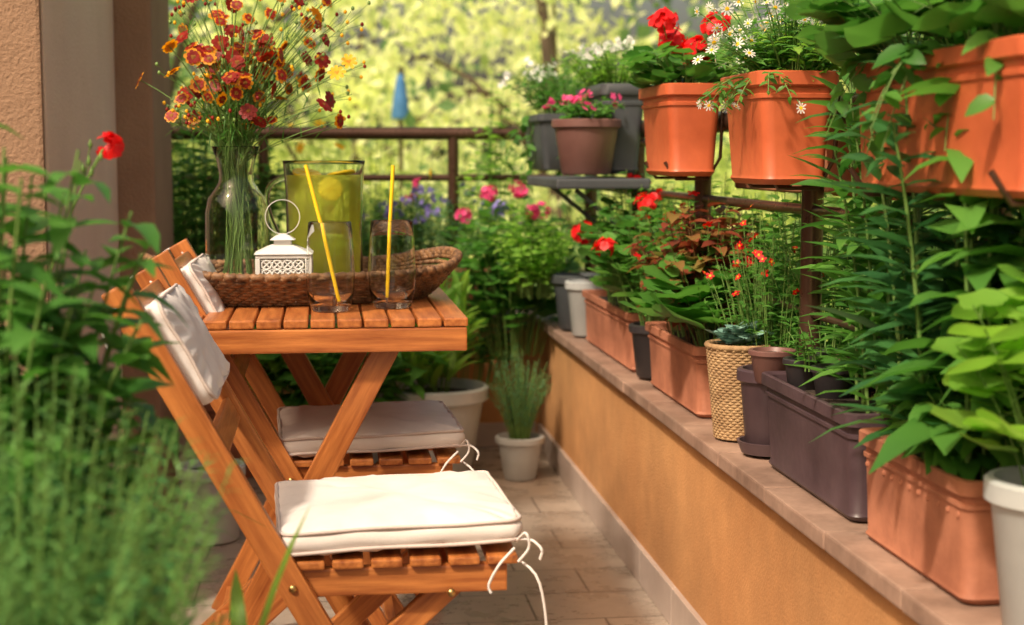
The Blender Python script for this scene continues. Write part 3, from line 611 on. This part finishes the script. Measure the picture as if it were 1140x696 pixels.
sp('white_daisy_plant',(.95,3.15,1.10),70,.22,(.14,.34),.035,.01,'lance',[STEM,Ll,PW,PY],10,461,br=(.04,.25),fl=fl_d(.0135,9,.3),flp=.5,hv=.5)
sp('small_flower_plant',(.79,4.22,1.18),75,.15,(.15,.28),.034,.014,'lance',[STEM,Ll,PW,PY],10,47,br=(.04,.18),fl=fl_s(.009),flp=.35)
sp('pink_fuchsia',(.695,4.02,1.09),30,.08,(.12,.11),.034,.018,'ovate',[STEM,Lg,PK],7,48,fl=fl_s(.011),flp=.35)
sp('small_flower_plant',(.74,4.75,1.12),75,.20,(.18,.26),.038,.016,'lance',[STEM,Lg,PW,PY],10,49,br=(.06,.18),fl=fl_s(.01),flp=.3)
sp('trailing_vine',(.74,4.75,1.10),36,-.26,(.20,.27),.045,.025,'ovate',[STEM,Lg],10,50,br=(.08,.18),arch=.6)
# --- back corner plants
sp('pink_geranium',(.62,5.0,.35),75,.56,(.27,.22),.055,.05,'fan',[STEM,Lg,PK],7,61,br=(.1,.1),fl=fl_u(.028,16,.013),flp=.09,t0=.25)
sp('blue_flower_shrub',(.38,5.3,.60),110,.32,(.34,.12),.034,.014,'lance',[STEM,Lb,PL],11,62,br=(.28,.05),fl=fl_s(.011),flp=.45)
sp('pink_flower_plant',(.18,5.3,.60),80,.34,(.32,.12),.038,.018,'ovate',[STEM,Lg,PK],11,63,br=(.2,.05),fl=fl_s(.014),flp=.14)
sp('yellow_flower_plant',(.15,5.34,.60),34,.58,(.38,.08),.04,.014,'lance',[STEM,Lg,PY,PO],11,64,br=(.3,.05),fl=fl_d(.025,8),flp=.3,hv=.5)
sp('leafy_shrub',(.66,4.82,.56),70,.30,(.14,.25),.05,.028,'ovate',[STEM,Ll],11,65,br=(.05,.15))
sp('tall_leafy_plant',(.58,5.3,.55),16,.80,(.14,.10),.06,.03,'ovate',[STEM,Ll],18,651,br=(.1,.05),hv=.4)
sp('leafy_shrub',(-.42,5.3,.60),110,.55,(.37,.12),.06,.032,'ovate',[STEM,Lg],12,66,br=(.3,.05))
sp('climbing_plant',(-.38,4.95,.26),80,1.0,(.17,.16),.07,.04,'ovate',[STEM,Lg],14,67,br=(.1,.08))
sp('strap_leaf_plant',(.335,4.72,.27),40,.42,(.15,.13),.16,.028,'blade',[STEM,Ll],5,68,br=.06,up=2.2,t0=.1,hv=.5)
sp('lavender',(.60,4.66,.12),90,.32,(.11,.10),.022,.003,'needle',[STEM,Lb],26,69,br=.03,up=1.4,hv=.4)
sp('broadleaf_plant',(.05,4.6,.20),46,.36,(.36,.18),.10,.07,'ovate',[STEM,Lg],7,70,br=(.12,.08),curl=.5)
sp('broadleaf_plant',(-.2,4.7,.25),54,.40,(.30,.18),.10,.07,'ovate',[STEM,Ll],6,71,br=(.12,.08),curl=.5)
sp('pink_geranium',(.12,4.85,.23),36,.34,(.18,.14),.055,.05,'fan',[STEM,Lg,PK],6,72,fl=fl_u(.03,16,.014),flp=.2)
sp('leafy_shrub',(.40,5.02,.25),85,.46,(.32,.12),.05,.03,'ovate',[STEM,Lg],11,73,br=(.2,.05))
# --- left foreground
sp('feathery_fern',(-.27,1.26,.46),260,.40,(.20,.34),.027,.0042,'needle',[STEM,Lf],32,81,br=(.13,.28),up=.6,hv=.5,sr=.0013,curl=.2,arch=.15)
sp('leafy_groundcover',(-.29,1.33,.48),150,.29,(.19,.32),.026,.013,'ovate',[STEM,Ld],11,811,br=(.12,.25))
sp('broadleaf_plant',(-.34,1.55,.49),50,.60,(.15,.16),.10,.042,'ovate',[STEM,Lg],13,82,br=(.06,.1),lean=(.05,0,0),up=.4,sr=.003,hv=.5,curl=.5)
sp('grassy_plant',(-.24,1.66,.50),12,.22,(.14,.12),.17,.004,'blade',[STEM,Lg],2,83,br=(.05,.05),up=1.0,curl=.6)
sp('red_geranium_stem_plant',(-.42,1.98,.45),24,.42,(.13,.12),.05,.05,'fan',[STEM,Lg,PR],7,84,up=.4)
r=random.Random(8); mb=MB()
P_=bez((-.36,1.95,.75),(-.335,1.93,.9),(-.265,1.92,1.01),10); tube(mb,P_,.0016,5,0); umbel(mb,(-.258,1.92,1.014),.014,9,.013,1,r)
for k in range(6): q=P_[-1]+np.array([r.uniform(-.035,.01),0,r.uniform(-.035,.02)]); tube(mb,[P_[-3],(P_[-3]+q)/2,q],.0007,3,0); lathe(mb,[(0,-.006),(.003,0),(0,.008)],q,6,0)
mb.build('red_geranium_bloom',[STEM,PR])
mb=MB(); mb.leaf((-.085,1.55,.47),(.22,0,1),(1,-.3,0),.20,.026,0,'blade',-.15,.15); mb.leaf((-.088,1.56,.47),(-.1,.3,.9),(0,-1,0),.12,.018,0,'blade',.3,.15)
tube(mb,[(-.2,1.5,.49),(-.14,1.53,.48),(-.088,1.555,.475)],.004,6,1); mb.build('iris_leaves',[Ll,STEM])
